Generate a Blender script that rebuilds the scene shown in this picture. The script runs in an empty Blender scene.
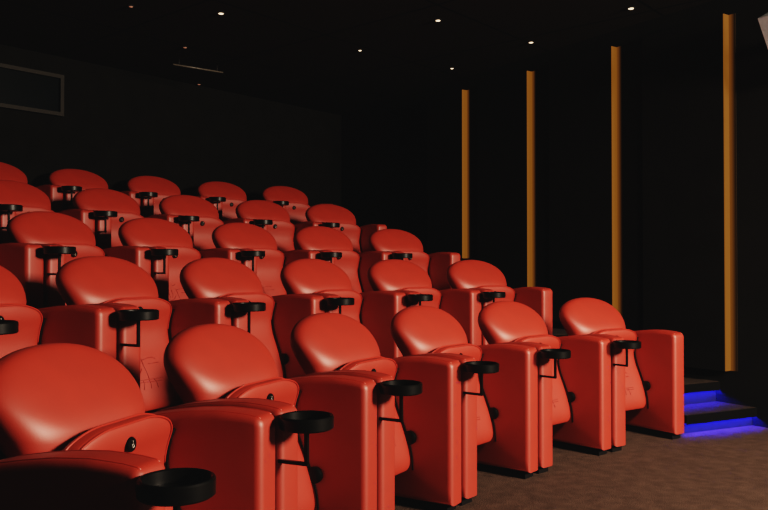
import bpy, bmesh, math, random
from mathutils import Vector, Matrix
random.seed(7)
sc = bpy.context.scene
col = sc.collection
PI = math.pi

# ------------------------------------------------------------------ materials
def mat(name, base, rough=.5, spec=.5, noise=None, bump=None, metal=0, emit=None, estr=0):
    m = bpy.data.materials.new(name); m.use_nodes = True
    nt = m.node_tree; b = nt.nodes['Principled BSDF']
    b.inputs['Base Color'].default_value = (*base, 1)
    b.inputs['Roughness'].default_value = rough
    b.inputs['Specular IOR Level'].default_value = spec
    b.inputs['Metallic'].default_value = metal
    if emit:
        b.inputs['Emission Color'].default_value = (*emit, 1)
        b.inputs['Emission Strength'].default_value = estr
    tc = nt.nodes.new('ShaderNodeTexCoord')
    if noise:
        scale, lo, hi = noise
        n = nt.nodes.new('ShaderNodeTexNoise'); n.inputs['Scale'].default_value = scale
        n.inputs['Detail'].default_value = 6
        nt.links.new(tc.outputs['Object'], n.inputs['Vector'])
        r = nt.nodes.new('ShaderNodeValToRGB')
        r.color_ramp.elements[0].position = .3; r.color_ramp.elements[1].position = .7
        r.color_ramp.elements[0].color = (*[c*lo for c in base], 1)
        r.color_ramp.elements[1].color = (*[c*hi for c in base], 1)
        nt.links.new(n.outputs['Fac'], r.inputs['Fac'])
        nt.links.new(r.outputs['Color'], b.inputs['Base Color'])
    if bump:
        scale, strength, dist = bump
        n2 = nt.nodes.new('ShaderNodeTexNoise'); n2.inputs['Scale'].default_value = scale
        n2.inputs['Detail'].default_value = 4
        nt.links.new(tc.outputs['Object'], n2.inputs['Vector'])
        bp = nt.nodes.new('ShaderNodeBump'); bp.inputs['Strength'].default_value = strength
        bp.inputs['Distance'].default_value = dist
        nt.links.new(n2.outputs['Fac'], bp.inputs['Height'])
        nt.links.new(bp.outputs['Normal'], b.inputs['Normal'])
    return m

M_LEATHER = mat('red_leather', (.275, .0185, .0072), .53, .72, noise=(9, .93, 1.06), bump=(260, .10, .002))
M_PIPE = mat('red_piping', (.31, .023, .012), .42, .5, noise=(30, .95, 1.05))
M_MARK = mat('embossed_red', (.225, .0145, .008), .5, .4, noise=(60, .9, 1.1))
M_BLACK = mat('black_plastic', (.0018, .0018, .0015), .36, .16, noise=(40, .8, 1.2))
M_PLINTH = mat('black_plinth', (.0035, .003, .003), .8, .1, noise=(40, .8, 1.2))
M_SILVER = mat('emblem_silver', (.45, .42, .38), .35, .5, metal=.8, noise=(90, .8, 1.1))
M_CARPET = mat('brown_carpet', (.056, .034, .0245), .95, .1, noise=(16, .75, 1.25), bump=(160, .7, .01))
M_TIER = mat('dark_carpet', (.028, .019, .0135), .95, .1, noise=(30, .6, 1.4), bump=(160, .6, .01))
M_NOSING = mat('black_nosing', (.0015, .0015, .0015), .8, .05, noise=(30, .8, 1.2))
M_RISER = mat('step_riser', (.003, .003, .006), .8, .2, noise=(30, .8, 1.2))
M_WALL = mat('black_wall_fabric', (.0085, .0080, .0068), .95, .05, noise=(5, .85, 1.15), bump=(300, .3, .003))
M_BACK = mat('black_back_wall', (.0046, .0044, .0038), .95, .02, noise=(5, .85, 1.15))
M_PANEL = mat('black_panel', (.0080, .0075, .0064), .95, .02, noise=(5, .85, 1.15))
M_AMBER = mat('amber_diffuser', (.02, .011, .003), .6, .1, noise=(20, .95, 1.05), emit=(1, .38, .045), estr=.125)
def painted_wash_mat():
    """amber wash on the wall, painted as emission that fades from the lamp side"""
    m = mat('amber_painted_wash', (.02, .012, .004), .7, .1)
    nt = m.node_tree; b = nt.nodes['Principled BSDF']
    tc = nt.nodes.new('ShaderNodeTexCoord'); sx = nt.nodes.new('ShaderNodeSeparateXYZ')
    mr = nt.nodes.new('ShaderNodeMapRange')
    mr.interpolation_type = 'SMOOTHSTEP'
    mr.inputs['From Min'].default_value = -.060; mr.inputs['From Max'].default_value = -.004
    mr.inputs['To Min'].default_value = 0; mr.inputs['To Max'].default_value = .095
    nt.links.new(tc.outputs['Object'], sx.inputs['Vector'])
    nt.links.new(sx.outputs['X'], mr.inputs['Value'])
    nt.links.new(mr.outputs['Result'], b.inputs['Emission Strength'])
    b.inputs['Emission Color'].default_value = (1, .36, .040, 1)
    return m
M_WASH = painted_wash_mat()
M_BLUE = mat('blue_led', (.02, .02, .2), .5, .2, noise=(20, .95, 1.05), emit=(.012, .012, 1), estr=380)
M_LAMP = mat('downlight_lamp', (.8, .7, .55), .4, .2, noise=(20, .95, 1.05), emit=(1, .74, .48), estr=1.2)
M_LAMPDIM = mat('dim_lamp', (.3, .2, .15), .4, .2, noise=(20, .95, 1.05), emit=(1, .40, .25), estr=.12)
M_TRIM = mat('downlight_trim', (.01, .01, .009), .5, .3, noise=(20, .9, 1.1))
M_FRAME = mat('window_frame', (.010, .0085, .006), .7, .3, noise=(20, .8, 1.2))
M_GLASS = mat('dark_glass', (.0016, .0028, .0035), .25, .1, noise=(3, .8, 1.2))
M_GREY = mat('grey_speaker_cloth', (.72, .80, .84), .7, .2, noise=(60, .92, 1.06), bump=(300, .3, .003))
M_RAIL = mat('ceiling_rail', (.09, .08, .065), .4, .5, noise=(20, .8, 1.2))

def ceiling_mat():
    m = bpy.data.materials.new('ceiling_tiles'); m.use_nodes = True
    nt = m.node_tree; b = nt.nodes['Principled BSDF']
    b.inputs['Roughness'].default_value = .95
    b.inputs['Specular IOR Level'].default_value = .05
    tc = nt.nodes.new('ShaderNodeTexCoord'); mp = nt.nodes.new('ShaderNodeMapping')
    mp.inputs['Rotation'].default_value = (0, 0, -.86)
    br = nt.nodes.new('ShaderNodeTexBrick')
    br.offset = 0; br.inputs['Scale'].default_value = 1
    br.inputs['Brick Width'].default_value = 1.2; br.inputs['Row Height'].default_value = 1.2
    br.inputs['Mortar Size'].default_value = .012
    br.inputs['Color1'].default_value = (.020, .0172, .013, 1)
    br.inputs['Color2'].default_value = (.021, .018, .0138, 1)
    br.inputs['Mortar'].default_value = (.003, .003, .003, 1)
    nt.links.new(tc.outputs['Object'], mp.inputs['Vector'])
    nt.links.new(mp.outputs['Vector'], br.inputs['Vector'])
    nt.links.new(br.outputs['Color'], b.inputs['Base Color'])
    return m
M_CEIL = ceiling_mat()

# ------------------------------------------------------------------ mesh helpers
def link(name, bm, m, parent=None, smooth=True, autosm=None):
    bmesh.ops.recalc_face_normals(bm, faces=bm.faces)
    me = bpy.data.meshes.new(name); bm.to_mesh(me); bm.free()
    me.materials.append(m)
    if smooth:
        for p in me.polygons: p.use_smooth = True
        if autosm:
            me.set_sharp_from_angle(angle=autosm)
    o = bpy.data.objects.new(name, me); col.objects.link(o)
    if parent: o.parent = parent
    return o

def empty(name, loc=(0, 0, 0), rz=0):
    o = bpy.data.objects.new(name, None); col.objects.link(o)
    o.location = loc; o.rotation_euler = (0, 0, rz); o.empty_display_size = .1
    return o

def tag(o, label, cat, group=None):
    o['label'] = label; o['category'] = cat
    if group: o['group'] = group
    return o

def struct(o):
    o['kind'] = 'structure'; return o

def prism(bm, pts, z0, z1):
    """vertical prism over the plan polygon pts"""
    lo = [bm.verts.new((p[0], p[1], z0)) for p in pts]
    hi = [bm.verts.new((p[0], p[1], z1)) for p in pts]
    n = len(pts)
    bm.faces.new(lo[::-1]); bm.faces.new(hi)
    for i in range(n):
        bm.faces.new((lo[i], lo[(i+1) % n], hi[(i+1) % n], hi[i]))

def box(bm, x0, x1, y0, y1, z0, z1):
    prism(bm, [(x0, y0), (x1, y0), (x1, y1), (x0, y1)], z0, z1)

def bevel(bm, w, seg=3, ang=.5):
    es = [e for e in bm.edges if len(e.link_faces) == 2 and e.calc_face_angle(0) > ang]
    bmesh.ops.bevel(bm, geom=es, offset=w, segments=seg, profile=.5, affect='EDGES', clamp_overlap=True)

def tube(bm, pts, r, n=8, closed=False):
    pts = [Vector(p) for p in pts]; rings = []; N = len(pts)
    up = None
    for i, p in enumerate(pts):
        a = pts[(i-1) % N] if (closed or i > 0) else p
        b = pts[(i+1) % N] if (closed or i < N-1) else p
        d = (b-a).normalized()
        if up is None:
            up = Vector((0, 0, 1)) if abs(d.z) < .9 else Vector((0, 1, 0))
        s = d.cross(up).normalized(); up = s.cross(d).normalized()
        rings.append([bm.verts.new(p + (s*math.cos(2*PI*k/n) + up*math.sin(2*PI*k/n))*r) for k in range(n)])
    for i in range(N if closed else N-1):
        A, B = rings[i], rings[(i+1) % N]
        off = 0
        if closed and i == N-1:
            off = min(range(n), key=lambda o: (A[0].co-B[o].co).length)
        for k in range(n):
            bm.faces.new((A[k], A[(k+1) % n], B[(k+1+off) % n], B[(k+off) % n]))
    if not closed:
        bm.faces.new(rings[0][::-1]); bm.faces.new(rings[-1])

def lathe(bm, prof, n=40, c=(0, 0, 0), axis='z', cap=True):
    rings = []
    for r, h in prof:
        ring = []
        for k in range(n):
            a = 2*PI*k/n
            p = (r*math.cos(a), r*math.sin(a), h)
            if axis == 'x': p = (h, p[0], p[1])
            if axis == 'y': p = (p[0], h, p[1])
            ring.append(bm.verts.new((p[0]+c[0], p[1]+c[1], p[2]+c[2])))
        rings.append(ring)
    for A, B in zip(rings, rings[1:]):
        for k in range(n):
            bm.faces.new((A[k], A[(k+1) % n], B[(k+1) % n], B[k]))
    if cap:
        bm.faces.new(rings[0][::-1]); bm.faces.new(rings[-1])

def pillow(bm, outline, cen, mid, front, back, nf, nb, rings=14, fr=None):
    """closed cushion: outline in (x,z), mid(z) = y of the rim plane,
    front / back = how far it bulges, nf / nb = boxiness of the bulge"""
    N = len(outline)
    rhos = [math.sin(PI/2*(i/rings)**.8) for i in range(rings, 0, -1)]
    def ring(rho, side):
        out = []
        for (x, z) in outline:
            X = cen[0]+(x-cen[0])*rho; Z = cen[1]+(z-cen[1])*rho
            if side > 0:
                t = front(X, Z) if callable(front) else front
                y = mid(Z) + t*(max(0, 1-rho**nf))**(1/nf)
            else:
                y = mid(Z) - back*(max(0, 1-rho**nb))**(1/nb)
            out.append(bm.verts.new((X, y, Z)))
        return out
    rim = ring(1, 1)
    for side in (1, -1):
        prev = rim
        for rho in rhos[1:]:
            cur = ring(rho, side)
            for k in range(N):
                bm.faces.new((prev[k], prev[(k+1) % N], cur[(k+1) % N], cur[k]))
            prev = cur
        t = front(*cen) if callable(front) else front
        y = mid(cen[1]) + (t if side > 0 else -back)
        c = bm.verts.new((cen[0], y, cen[1]))
        for k in range(N):
            bm.faces.new((prev[k], prev[(k+1) % N], c))

def lerp_curve(tab, v):
    """smooth curve through the table (Catmull-Rom)"""
    n = len(tab)
    if v <= tab[0][0]: return tab[0][1]
    if v >= tab[-1][0]: return tab[-1][1]
    def slope(i):
        a = tab[max(i-1, 0)]; b = tab[min(i+1, n-1)]
        return (b[1]-a[1])/(b[0]-a[0])
    for i in range(n-1):
        (a, ya), (b, yb) = tab[i], tab[i+1]
        if v <= b:
            h = b-a; t = (v-a)/h
            return ((2*t**3-3*t**2+1)*ya + (t**3-2*t**2+t)*h*slope(i)
                    + (-2*t**3+3*t**2)*yb + (t**3-t**2)*h*slope(i+1))

# ------------------------------------------------------------------ the armchair
# local axes: x = sitter's right, y = forward, arm fronts at y = 0, floor at z = 0
W = .730            # width over both arms
T = .116            # arm thickness
HI = W/2 - T - .009 # inner half width

SEAT_PROF = [(.16, -.192), (.23, -.198), (.31, -.220), (.39, -.252), (.46, -.282), (.53, -.296), (.59, -.286), (.64, -.268), (.70, -.258)]   # underside of the folded seat: (z, y)

def arm_profile():
    P = [(0, .018), (0, .08), (0, .20), (0, .40), (0, .60)]
    for i in range(0, 6):                       # front top corner
        a = PI/2*i/5; r = .030
        P.append((-r+r*math.cos(a), .6455+r*math.sin(a)))
    top = [(-.030, .6755), (-.06, .680), (-.14, .685), (-.24, .680), (-.33, .668), (-.41, .654), (-.49, .634)]
    for i in range(1, 17):                      # arched top
        y = -.030-.460*i/16
        tab = [(-p[0], p[1]) for p in top]
        for (a, za), (b, zb) in zip(tab, tab[1:]):
            if a <= -y <= b+1e-6:
                P.append((y, za+(zb-za)*(-y-a)/(b-a))); break
    y, z = P[-1]
    P += [(y-.035, z-.02), (y-.055, z-.07), (y-.055, .30), (y-.035, .018)]
    return P

def rounded(pts, r, n=6):
    out = []
    N = len(pts)
    for i in range(N):
        p = Vector(pts[i]); a = Vector(pts[i-1]); b = Vector(pts[(i+1) % N])
        rr = min(r[i] if isinstance(r, (list, tuple)) else r, (a-p).length*.49, (b-p).length*.49)
        p0 = p+(a-p).normalized()*rr; p1 = p+(b-p).normalized()*rr
        for k in range(n+1):
            t = k/n
            out.append(tuple((1-t)**2*p0+2*t*(1-t)*p+t*t*p1))
    return out

def resample(pts, step):
    out = []
    N = len(pts)
    for i in range(N):
        a = Vector(pts[i]); b = Vector(pts[(i+1) % N]); L = (b-a).length
        k = max(1, int(L/step))
        for j in range(k): out.append(tuple(a+(b-a)*j/k))
    return out

def build_arm(xc, root, far):
    P = arm_profile()
    bm = bmesh.new()
    n = len(P)
    r = .024
    def inset(d):
        out = []
        for i in range(n):
            p = Vector(P[i]); e1 = (p-Vector(P[i-1])).normalized(); e2 = (Vector(P[(i+1) % n])-p).normalized()
            n1 = Vector((-e1.y, e1.x)); n2 = Vector((-e2.y, e2.x))
            m = (n1+n2)
            out.append(p+m*(d/max(.3, m.dot(n1))))
        return out
    ctr = Vector((-.25, .3))
    sg = 1 if (inset(.01)[2]-Vector(P[2])).dot(ctr-Vector(P[2])) > 0 else -1
    layers = []
    for side in (-1, 1):
        for k in range(6):
            f = PI/2*(1-k/5) if side < 0 else PI/2*k/5
            layers.append((side*(T/2-r+r*math.sin(f)), inset(sg*r*(1-math.cos(f)))))
    rings = [[bm.verts.new((xc+x, q.x, q.y)) for q in pts] for x, pts in layers]
    for A, B in zip(rings, rings[1:]):
        for i in range(n):
            bm.faces.new((A[i], A[(i+1) % n], B[(i+1) % n], B[i]))
    bm.faces.new(rings[0]); bm.faces.new(rings[-1][::-1])
    arm = link('armrest', bm, M_LEATHER, root, autosm=.9)
    # piping along the two top edges and down the front
    bm = bmesh.new()
    for s in (-1, 1):
        pts = []
        for y, z in P[8:25]:
            pts.append((xc+s*(T/2-.021), y, z-.0015))
        tube(bm, pts, .0032, 6)
    link('piping', bm, M_PIPE, arm)
    bm = bmesh.new()
    box(bm, xc-T/2+.014, xc+T/2-.014, -.50, -.03, -.0185, .026)
    bevel(bm, .006, 2)
    p = link('plinth', bm, M_PLINTH, arm, autosm=.7); p['label'] = 'black plinth'
    # hinge boss, and a dark tube as the shade in the gap beside the seat
    s = 1 if far else -1
    xi = xc + s*T/2
    bm = bmesh.new()
    lathe(bm, [(.024, -.004), (.032, .004), (.032, .016), (.026, .022), (.010, .024)], 24,
          (xi, -.214, .312), 'x')
    if s < 0:
        bmesh.ops.transform(bm, matrix=Matrix.Translation((2*xi, 0, 0)) @ Matrix.Scale(-1, 4, (1, 0, 0)), verts=bm.verts)
    k = link('hinge_cap', bm, M_BLACK, arm, autosm=.7); k['label'] = 'black hinge cap'
    bm = bmesh.new()
    tube(bm, [(xi+s*.003, lerp_curve(SEAT_PROF, .16+.47*i/14)-.010, .16+.47*i/14) for i in range(15)], .004, 6)
    k = link('gap_shade', bm, M_PLINTH, arm); k['label'] = 'dark line drawn as shade in the gap beside the seat'
    return arm

def make_chair():
    root = empty('cinema_armchair')
    # --- backrest
    zb, zs, zt = .34, .765, .896
    w0, wa, w1 = .190, HI-.014, .279
    O = []
    for i in range(33):
        a = PI*i/32
        ca, sa = math.cos(a), math.sin(a)
        e = 2/2.08
        O.append((w1*math.copysign(abs(ca)**e, ca), zs+(zt-zs)*sa**e))
    L_ = [(w1-.003, zs-.025), (w1-.012, zs-.06), (w1-.028, zs-.10), (wa, zs-.155), (w0+.018, .48), (w0, zb+.03), (w0-.03, zb)]
    O += [(-x, z) for x, z in L_] + L_[::-1]
    O = resample(O, .02)
    lean = math.tan(math.radians(24))
    mid = lambda z: -.320-(max(z, .62)-.40)*lean
    bm = bmesh.new()
    pillow(bm, O, (0, .62), mid, lambda x, z: lerp_curve([(.34, .025), (.45, .04), (.55, .042), (.61, .058), (.65, .090), (.70, .110), (.78, .092), (.90, .050)], z), .085, 2.9, 2.8, 20)
    back = link('backrest', bm, M_LEATHER, root)
    # lower shell behind the seat
    bm = bmesh.new()
    pts = [(-HI+.012, -.53), (HI-.012, -.53), (HI-.012, -.485), (-HI+.012, -.485)]
    prism(bm, pts, .12, .46); bevel(bm, .012, 3)
    link('back_shell', bm, M_LEATHER, root, autosm=.7)
    # --- folded-up seat
    prof = SEAT_PROF
    fy = lambda z: lerp_curve(prof, z)
    ws = HI-.006
    S = rounded([(-ws+.008, .165), (ws-.008, .165), (ws, .655), (ws*.55, .695), (-ws*.55, .695), (-ws, .655)], [.045, .045, .06, .16, .16, .06], 8)
    S = resample(S, .022)
    smid = lambda z: fy(z)-.040
    bm = bmesh.new()
    pillow(bm, S, (0, .45), smid, .040, .036, 6, 5, 18)
    seat = link('seat', bm, M_LEATHER, root)
    # double piping around the lip
    bm = bmesh.new()
    top = [(x, z) for x, z in S if z > .52]
    i0 = max(range(len(top)), key=lambda i: (Vector(top[i])-Vector(top[i-1])).length)
    top = top[i0:]+top[:i0]
    for k, (s, dy) in enumerate(((.982, -.010), (1.0, -.046))):
        tube(bm, [(x*s, smid(z)+.040+dy, .45+(z-.45)*s+.0015) for x, z in top], .0030, 6)
    link('piping', bm, M_PIPE, seat)
    # button near the lip
    bm = bmesh.new()
    zc = .635; yc = fy(zc)
    lathe(bm, [(.021, -.012), (.021, .004), (.018, .008), (.004, .009)], 28, (0, yc, zc), 'y')
    btn = link('button', bm, M_BLACK, seat, autosm=.7); btn['label'] = 'black round button'
    bm = bmesh.new()
    drop = []
    for i in range(16):
        a = 2*PI*i/16
        drop.append((.0042*math.sin(a), yc+.0095, zc-.003-.0055*math.cos(a)))
    tube(bm, drop, .0012, 5, True)
    tube(bm, [(0, yc+.0095, zc+.003), (.0, yc+.0095, zc+.011)], .0013, 5)
    e = link('emblem', bm, M_SILVER, btn); e['label'] = 'small pale drop emblem'
    # faint pressed mark on the underside
    bm = bmesh.new()
    zz = lambda z: .352+(z-.41)*1.1
    def stroke(p, r=.0022):
        tube(bm, [(x*1.2, fy(zz(z))+.0010, zz(z)) for x, z in p], r*.8, 5)
    stroke([(-.075, .455), (-.055, .462), (-.03, .460), (-.006, .455)])
    stroke([(-.085, .437), (-.03, .437)])
    stroke([(.0, .487), (.012, .478), (.022, .484)])
    stroke([(.0, .46), (-.004, .43), (-.010, .405), (-.014, .375)])
    stroke([(.034, .455), (.030, .43), (.036, .41)]); stroke([(.055, .44), (.05, .41)])
    for z in (.372, .362):
        stroke([(-.09, z), (.075, z+.004)], .0018)
    for x in (-.04, -.012, .018, .05):
        stroke([(x, .372), (x-.004+x*.15, .355), (x+x*.3, .335)], .0018)
    stroke([(.01, .42), (.028, .400), (.05, .392), (.068, .40)])
    mk = link('pressed_mark', bm, M_MARK, seat); mk['label'] = 'faint pressed line drawing'
    # --- arms
    build_arm(-W/2+T/2+.006, root, True)
    build_arm(W/2-T/2-.006, root, False)
    # --- cup holder on the sitter's right, at the joint with the next chair
    cx, cy, cz = W/2-.012, .085, .645
    bm = bmesh.new()
    r = .0825; z0, z1 = cz-.020, cz+.020
    lathe(bm, [(.058, z0), (r-.004, z0), (r, z0+.004), (r, z1-.005), (r-.003, z1-.001), (r-.007, z1), (r-.011, z1-.003),
               (r-.013, z0+.010), (.03, z0+.008)], 48, (cx, cy, 0))
    cup = link('cup_holder', bm, M_BLACK, root, autosm=.6); cup['label'] = 'black round cup holder'
    bm = bmesh.new()
    q = .0055
    box(bm, cx-q, cx+q, cy-q, cy+q, .520, z0+.004)
    box(bm, cx-q, cx+q, -.012, cy+q, .512, .523)
    box(bm, cx-q, cx+q, -.012, .03, cz-.018, cz-.006)
    bk = link('bracket', bm, M_BLACK, cup, smooth=False)
    return root

def copy_tree(o, parent=None):
    c = o.copy(); col.objects.link(c)
    if parent: c.parent = parent
    for ch in list(o.children): copy_tree(ch, c)
    return c

# ------------------------------------------------------------------ rows on arcs round the screen
K = .165
CX, CY = 29.654*K, 2.912*K
RC = [(33.076+6.462*i)*K for i in range(5)]
A0 = [2.252, 2.254, 2.245, 2.241, 2.230]
CUPZ = [-2.836, -1.220, .510, 2.277, 3.937]
PITCH = 4.412*K
TZ = [(z-CUPZ[0])*K for z in CUPZ]           # tier heights
HC = .645-CUPZ[0]*K                          # camera height
NR = [6, 6, 6, 5, 5]
ROW = ['front', 'second', 'third', 'fourth', 'back']
ORD = ['', 'second', 'third', 'fourth', 'fifth', 'sixth']
EXTRA = {(0, 0): 'red leather cinema armchair at the aisle end of the front row, beside the blue-lit steps',
         (0, 5): 'red leather cinema armchair nearest the camera, last of the front row, largest in view',
         (1, 0): 'red leather cinema armchair at the aisle end of the second row, behind the front row',
         (1, 5): 'red leather cinema armchair cut by the left photo edge in the second row',
         (2, 0): 'red leather cinema armchair at the aisle end of the third row',
         (2, 5): 'red leather cinema armchair of the third row with only its armrest in frame',
         (3, 0): 'red leather cinema armchair at the aisle end of the fourth row',
         (3, 4): 'red leather cinema armchair cut by the left photo edge in the fourth row',
         (4, 0): 'red leather cinema armchair at the aisle end of the back row, against the dark',
         (4, 4): 'red leather cinema armchair cut by the left photo edge in the back row'}
proto = make_chair(); used = False
for r in range(5):
    Rf = RC[r]+.085
    for k in range(NR[r]):
        th = A0[r] + k*PITCH/RC[r] - (W/2-.012)/RC[r]
        c = proto if not used else copy_tree(proto); used = True
        c.location = (CX+Rf*math.cos(th), CY+Rf*math.sin(th), TZ[r])
        c.rotation_euler = (0, 0, th+PI/2)
        lab = EXTRA.get((r, k)) or 'red leather cinema armchair, %s from the aisle end of the %s row' % (ORD[k], ROW[r])
        tag(c, lab, 'chair', 'red armchairs of the %s row' % ROW[r])

# ------------------------------------------------------------------ room shell
CEIL = 3.10
FZ = -.02           # floor level
X0 = 6.40
wdir = Vector((-.556, .831)); wn = Vector((.831, .556))        # side wall: along / outwards
bdir = Vector((.651, .759)); bn = Vector((-.759, .651))        # back wall
def wall_pt(y): return Vector((X0-.669*y, y))
def isect(p, d, q, e):
    den = d.x*e.y-d.y*e.x
    t = ((q.x-p.x)*e.y-(q.y-p.y)*e.x)/den
    return p+d*t
bp = bn*7.2
lp = Vector((-4.4, 0)); fp = bn*-6.2
corner_br = isect(wall_pt(0), wdir, bp, bdir)
corner_bl = isect(lp, wdir, bp, bdir)
corner_fr = isect(wall_pt(0), wdir, fp, bdir)
corner_fl = isect(lp, wdir, fp, bdir)

def wall(name, a, b, m=None):
    a = Vector(a); b = Vector(b); d = (b-a).normalized()
    n = Vector((-d.y, d.x))
    cen = (corner_br+corner_bl+corner_fr+corner_fl)/4
    if (cen-a).dot(n) > 0: n = -n
    e = .12
    bm = bmesh.new(); L = (b-a).length
    sy = 1 if Vector((-d.y, d.x)).dot(n) > 0 else -1
    box(bm, 0, L, min(0, sy*e), max(0, sy*e), FZ, CEIL)
    o = struct(link(name, bm, m or M_WALL, smooth=False))
    o.location = (a.x, a.y, 0); o.rotation_euler = (0, 0, math.atan2(d.y, d.x))
    return o
wall('wall_right', corner_fr, corner_br)
wall('wall_back', corner_br, corner_bl, M_BACK)
wall('wall_left', corner_bl, corner_fl)
wall('wall_front', corner_fl, corner_fr)
quad = [corner_fr, corner_br, corner_bl, corner_fl]
def grow(e):
    c = (quad[0]+quad[1]+quad[2]+quad[3])/4
    return [p+(p-c).normalized()*e for p in quad]
bm = bmesh.new(); prism(bm, grow(.15), -.12, FZ); struct(link('floor', bm, M_CARPET, smooth=False))
bm = bmesh.new(); prism(bm, grow(.15), CEIL, CEIL+.1); struct(link('ceiling', bm, M_CEIL, smooth=False))

# seating tiers (stepped platform under rows two to five)
TH_END = 2.105
def arc(R, t0, t1, n=40): return [Vector((CX+R*math.cos(t0+(t1-t0)*i/n), CY+R*math.sin(t0+(t1-t0)*i/n))) for i in range(n+1)]
TH_L = 2.98
for r in range(1, 5):
    Ri = RC[r]+.085+.30
    Ri = RC[r]-.215
    inner = arc(Ri, TH_END, TH_L)
    if r < 4:
        outer = arc(RC[r+1]-.215, TH_END, TH_L)[::-1]
        pts = inner+outer
    else:
        e1 = isect(Vector((CX, CY)), Vector((math.cos(TH_END), math.sin(TH_END))), bp, bdir)
        e0 = isect(inner[-1], bn, bp, bdir)
        pts = inner+[e0, e1]
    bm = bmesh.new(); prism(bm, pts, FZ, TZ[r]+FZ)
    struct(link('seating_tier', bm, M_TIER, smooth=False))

# aisle steps: two per tier, black nosing with a blue light line below it
d = Vector((.900, .436)).normalized()
A1 = Vector((2.010, 5.310)); B1 = Vector((2.153, 5.695))
rad = Vector((math.cos(2.135), math.sin(2.135)))
row_step = rad*6.462*K
ends = Vector((CX, CY)); edir = Vector((math.cos(TH_END), math.sin(TH_END)))
lines = []
for r in range(4):
    za = FZ+TZ[r]+(TZ[r+1]-TZ[r])*.49
    lines.append((A1+row_step*r, za, TZ[r]+FZ)); lines.append((B1+row_step*r, TZ[r+1]+FZ+.014, za))
for i, (p, zt, zl) in enumerate(lines):
    a = isect(p, d, ends, edir); b = isect(p, d, wall_pt(0), wdir)
    if i+1 < len(lines):
        q = lines[i+1][0]+Vector((.0, .03)); 
        c = isect(q, d, wall_pt(0), wdir); e = isect(q, d, ends, edir)
    else:
        c = corner_br; e = isect(ends, edir, bp, bdir)
    back = Vector((-d.y, d.x))
    ins = .045
    bm = bmesh.new()
    a2 = a+back*ins; b2 = b+back*ins*.8
    prism(bm, [a2, b2, c, e], FZ, zt-.055)
    st = struct(link('aisle_step', bm, M_RISER, smooth=False))
    bm = bmesh.new(); prism(bm, [a, b, c, e], zt-.055, zt-.002)
    nos = link('step_nosing', bm, M_NOSING, st, smooth=False)
    bm = bmesh.new(); prism(bm, [a+back*.012, b+back*.012, c-back*.002, e-back*.002], zt-.002, zt)
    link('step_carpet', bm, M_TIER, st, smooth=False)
    bm = bmesh.new(); a3 = a+d*.03; prism(bm, [a3+back*.009, b+back*.009, b+back*.019, a3+back*.019], zt-.060, zt-.055)
    link('led_strip', bm, M_BLUE, st, smooth=False)
    bm = bmesh.new(); prism(bm, [a, b, b+back*.005, a+back*.005], zt-.064, zt-.055)
    link('light_lip', bm, M_NOSING, st, smooth=False)

# amber light slots along the side wall
SY = [5.787, 6.640, 7.474, 8.270]
def slot(y, i, labels):
    p = wall_pt(y)
    prot = .065
    root = empty('strip_light', (p.x, p.y, 0), math.atan2(wdir.y, wdir.x))
    # local x = along the wall (away), local y = into the room (left of wdir)
    z0, z1 = .350 + (0 if i == 0 else TZ[i]), 2.955
    bm = bmesh.new(); box(bm, -.006, 0, .0, prot, z0, z1)
    link('diffuser', bm, M_AMBER, root, smooth=False)
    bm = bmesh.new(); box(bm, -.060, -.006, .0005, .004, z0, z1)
    link('lens', bm, M_WASH, root, smooth=False)  # thin wall patch, the strip's light spill painted in as emission
    tag(root, labels, 'light', 'amber wall light strips')
    # wall panel behind it
    bm = bmesh.new()
    L = .86/.831-.32 if i < 3 else .6
    a = p; b = p+wdir*L; nn = -wn
    prism(bm, [a+wdir*.001, b, b+nn*prot, a+nn*prot+wdir*.001], z0-.002, z1+.002)
    o = struct(link('trim_%d' % (i+1), bm, M_PANEL, smooth=False))
LAB = ['tall amber light strip on the dark wall above the blue steps, nearest and rightmost',
       'amber light strip on the dark wall behind the aisle-end chair of the front row',
       'amber light strip on the dark wall behind the aisle-end armrest of the second row',
       'amber light strip farthest away on the dark wall, leftmost and shortest of all']
for i, y in enumerate(SY): slot(y, i, LAB[i])

# ------------------------------------------------------------------ things placed by direction from the camera
F = 791.0; TILT = .014
def ray(px, py):
    u = (px-384)/F; v = (255-py)/F
    return Vector((u, math.cos(TILT)-v*math.sin(TILT), math.sin(TILT)+v*math.cos(TILT)))
def on_ceiling(px, py, z=CEIL):
    r = ray(px, py); t = (z-HC)/r.z
    return Vector((0, 0, HC))+r*t
def on_back(px, py, off=0):
    r = ray(px, py); t = (7.2-off)/(r.x*bn.x+r.y*bn.y)
    return Vector((0, 0, HC))+r*t
def on_right(px, py, off=0):
    r = ray(px, py); k = X0*.831-off
    t = k/(r.x*.831+r.y*.556)
    return Vector((0, 0, HC))+r*t

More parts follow.
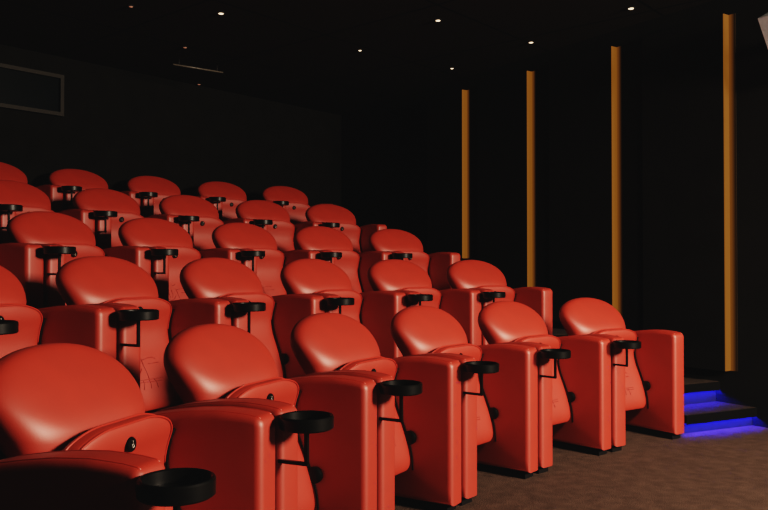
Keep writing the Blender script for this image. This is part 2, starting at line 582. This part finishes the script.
spots = [(631, 8, .019, M_LAMP, 'lit ceiling downlight nearest the tallest amber strip'),
         (531, 42, .017, M_LAMP, 'lit ceiling downlight above the second amber strip from the left'),
         (452, 68, .014, M_LAMP, 'small lit ceiling downlight above the leftmost amber strip'),
         (438, 20, .017, M_LAMP, 'lit ceiling downlight high in the middle of the ceiling, top centre'),
         (360, 50, .013, M_LAMP, 'small lit ceiling downlight left of the middle, far back'),
         (221, 13, .018, M_LAMP, 'lit ceiling downlight near the top edge, left of centre'),
         (185, 47, .015, M_LAMPDIM, 'faint reddish ceiling spot above the thin ceiling rail'),
         (199, 84, .015, M_LAMPDIM, 'faint reddish ceiling spot below the thin ceiling rail'),
         (131, 6, .014, M_LAMPDIM, 'faint ceiling spot at the top edge, upper left'),
         (43, 55, .014, M_LAMPDIM, 'very faint red ceiling spot above the projection window')]
for px, py, rr, m, lab in spots:
    p = on_ceiling(px, py)
    root = empty('ceiling_downlight', (p.x, p.y, CEIL))
    bm = bmesh.new()
    lathe(bm, [(rr*1.15, -.002), (rr*1.2, -.006), (rr*1.7, -.004), (rr*1.8, 0)], 28, cap=False)
    link('trim_ring', bm, M_TRIM, root)
    bm = bmesh.new()
    lathe(bm, [(rr*1.16, -.001), (rr*1.1, -.006), (rr*.6, -.010), (rr*.1, -.011)], 24)
    link('lamp', bm, m, root)
    tag(root, lab, 'light', 'ceiling downlights')

# projection window in the back wall, upper left
tl = on_back(-26, 62); br = on_back(61.5, 117); tr = on_back(61.5, 76)
wz0, wz1 = br.z, tr.z
wa = Vector((tl.x, tl.y)); wb = Vector((br.x, br.y))
def on_plan(a, b, t): return a+(b-a)*t
inn = -bn
fw = .035
root = empty('window_1', (wa.x, wa.y, wz0)); struct(root)
L = (wb-wa).length
root.rotation_euler = (0, 0, math.atan2((wb-wa).y, (wb-wa).x))
bm = bmesh.new()
sgn = -1     # local y of the room side
def fbox(x0, x1, z0, z1, dp): box(bm, x0, x1, min(0, sgn*dp), max(0, sgn*dp), z0, z1)
H = wz1-wz0
fbox(0, L, 0, fw, .05); fbox(0, L, H-fw, H, .05); fbox(0, fw, fw, H-fw, .05); fbox(L-fw, L, fw, H-fw, .05)
link('window_frame', bm, M_FRAME, root, smooth=False)
bm = bmesh.new(); fbox(fw, L-fw, fw, H-fw, .012)
link('window_pane', bm, M_GLASS, root, smooth=False)

# thin rail under the ceiling at the back
a = on_ceiling(173, 64.3, CEIL-.06); b = on_ceiling(223, 72.5, CEIL-.06)
root = empty('ceiling_rail', (a.x, a.y, CEIL))
bm = bmesh.new(); v = b-a
tube(bm, [Vector((0, 0, -.06)), v+Vector((0, 0, -.06))], .008, 8)
link('rail', bm, M_RAIL, root)
bm = bmesh.new()
for t in (.12, .88):
    q = v*t; tube(bm, [Vector((q.x, q.y, -.06)), Vector((q.x, q.y, 0))], .004, 6)
link('hanger', bm, M_TRIM, root)
tag(root, 'thin metal rail hung under the dark ceiling, upper left', 'rail')

# pale tilted loudspeaker on the side wall, cut by the right edge
c = on_right(757.5, 18.5, .30)
root = empty('wall_speaker', (c.x, c.y, c.z), math.atan2(wdir.y, wdir.x))
bm = bmesh.new()
# local x along the wall (away), local y into the room; the top front edge starts at the origin
P = [(0, 0), (-.245, -.38), (-.285, -.33), (-.16, .08)]    # (y, z) side section, tilted down
Lv = [bm.verts.new((0, y, z)) for y, z in P]; Rv = [bm.verts.new((-.36, y, z)) for y, z in P]
bm.faces.new(Lv); bm.faces.new(Rv[::-1])
for i in range(4): bm.faces.new((Lv[i], Rv[i], Rv[(i+1) % 4], Lv[(i+1) % 4]))
bevel(bm, .012, 2)
link('cabinet', bm, M_GREY, root, autosm=.6)
bm = bmesh.new(); box(bm, -.22, -.14, -.298, -.20, -.16, -.08)
link('wall_bracket', bm, M_TRIM, root, smooth=False)
tag(root, 'pale grey tilted box mounted high on the dark wall at the upper right corner', 'speaker')

# ------------------------------------------------------------------ light
def area(name, loc, target, size, power, colr, sy=None):
    l = bpy.data.lights.new(name, 'AREA'); l.energy = power; l.color = colr; l.size = size
    if sy: l.shape = 'RECTANGLE'; l.size_y = sy
    o = bpy.data.objects.new(name, l); col.objects.link(o)
    o.location = loc
    o.rotation_euler = (Vector(target)-Vector(loc)).to_track_quat('-Z', 'Y').to_euler()
    return o
area('screen_light', (5.3, .55, 2.85), (1.0, 4.6, .6), 1.1, 840, (1, .81, .63))
o = area('aisle_fill', (2.2, 1.5, 2.95), (2.0, 4.9, .3), .6, 13, (1, .84, .70)); o.data.spread = math.radians(70)  # added fill lamp without a fixture, brightens the far front-row chairs

w = bpy.data.worlds.new('world'); sc.world = w; w.use_nodes = True
w.node_tree.nodes['Background'].inputs['Color'].default_value = (.01, .01, .01, 1)
w.node_tree.nodes['Background'].inputs['Strength'].default_value = .1

# ------------------------------------------------------------------ camera
cam = bpy.data.cameras.new('camera'); cam.sensor_width = 36; cam.lens = F/768*36
co = bpy.data.objects.new('camera', cam); col.objects.link(co)
co.location = (0, 0, HC); co.rotation_euler = (PI/2+TILT, 0, 0)
cam.clip_start = .05
sc.camera = co
sc.view_settings.view_transform = 'Filmic'
sc.view_settings.look = 'High Contrast'
sc.view_settings.exposure = .55

# slightly faded film blacks, as in the photograph
vs = sc.view_settings
vs.use_curve_mapping = True
cm = vs.curve_mapping
cm.curves[3].points[0].location = (0, .0048)
cm.update()
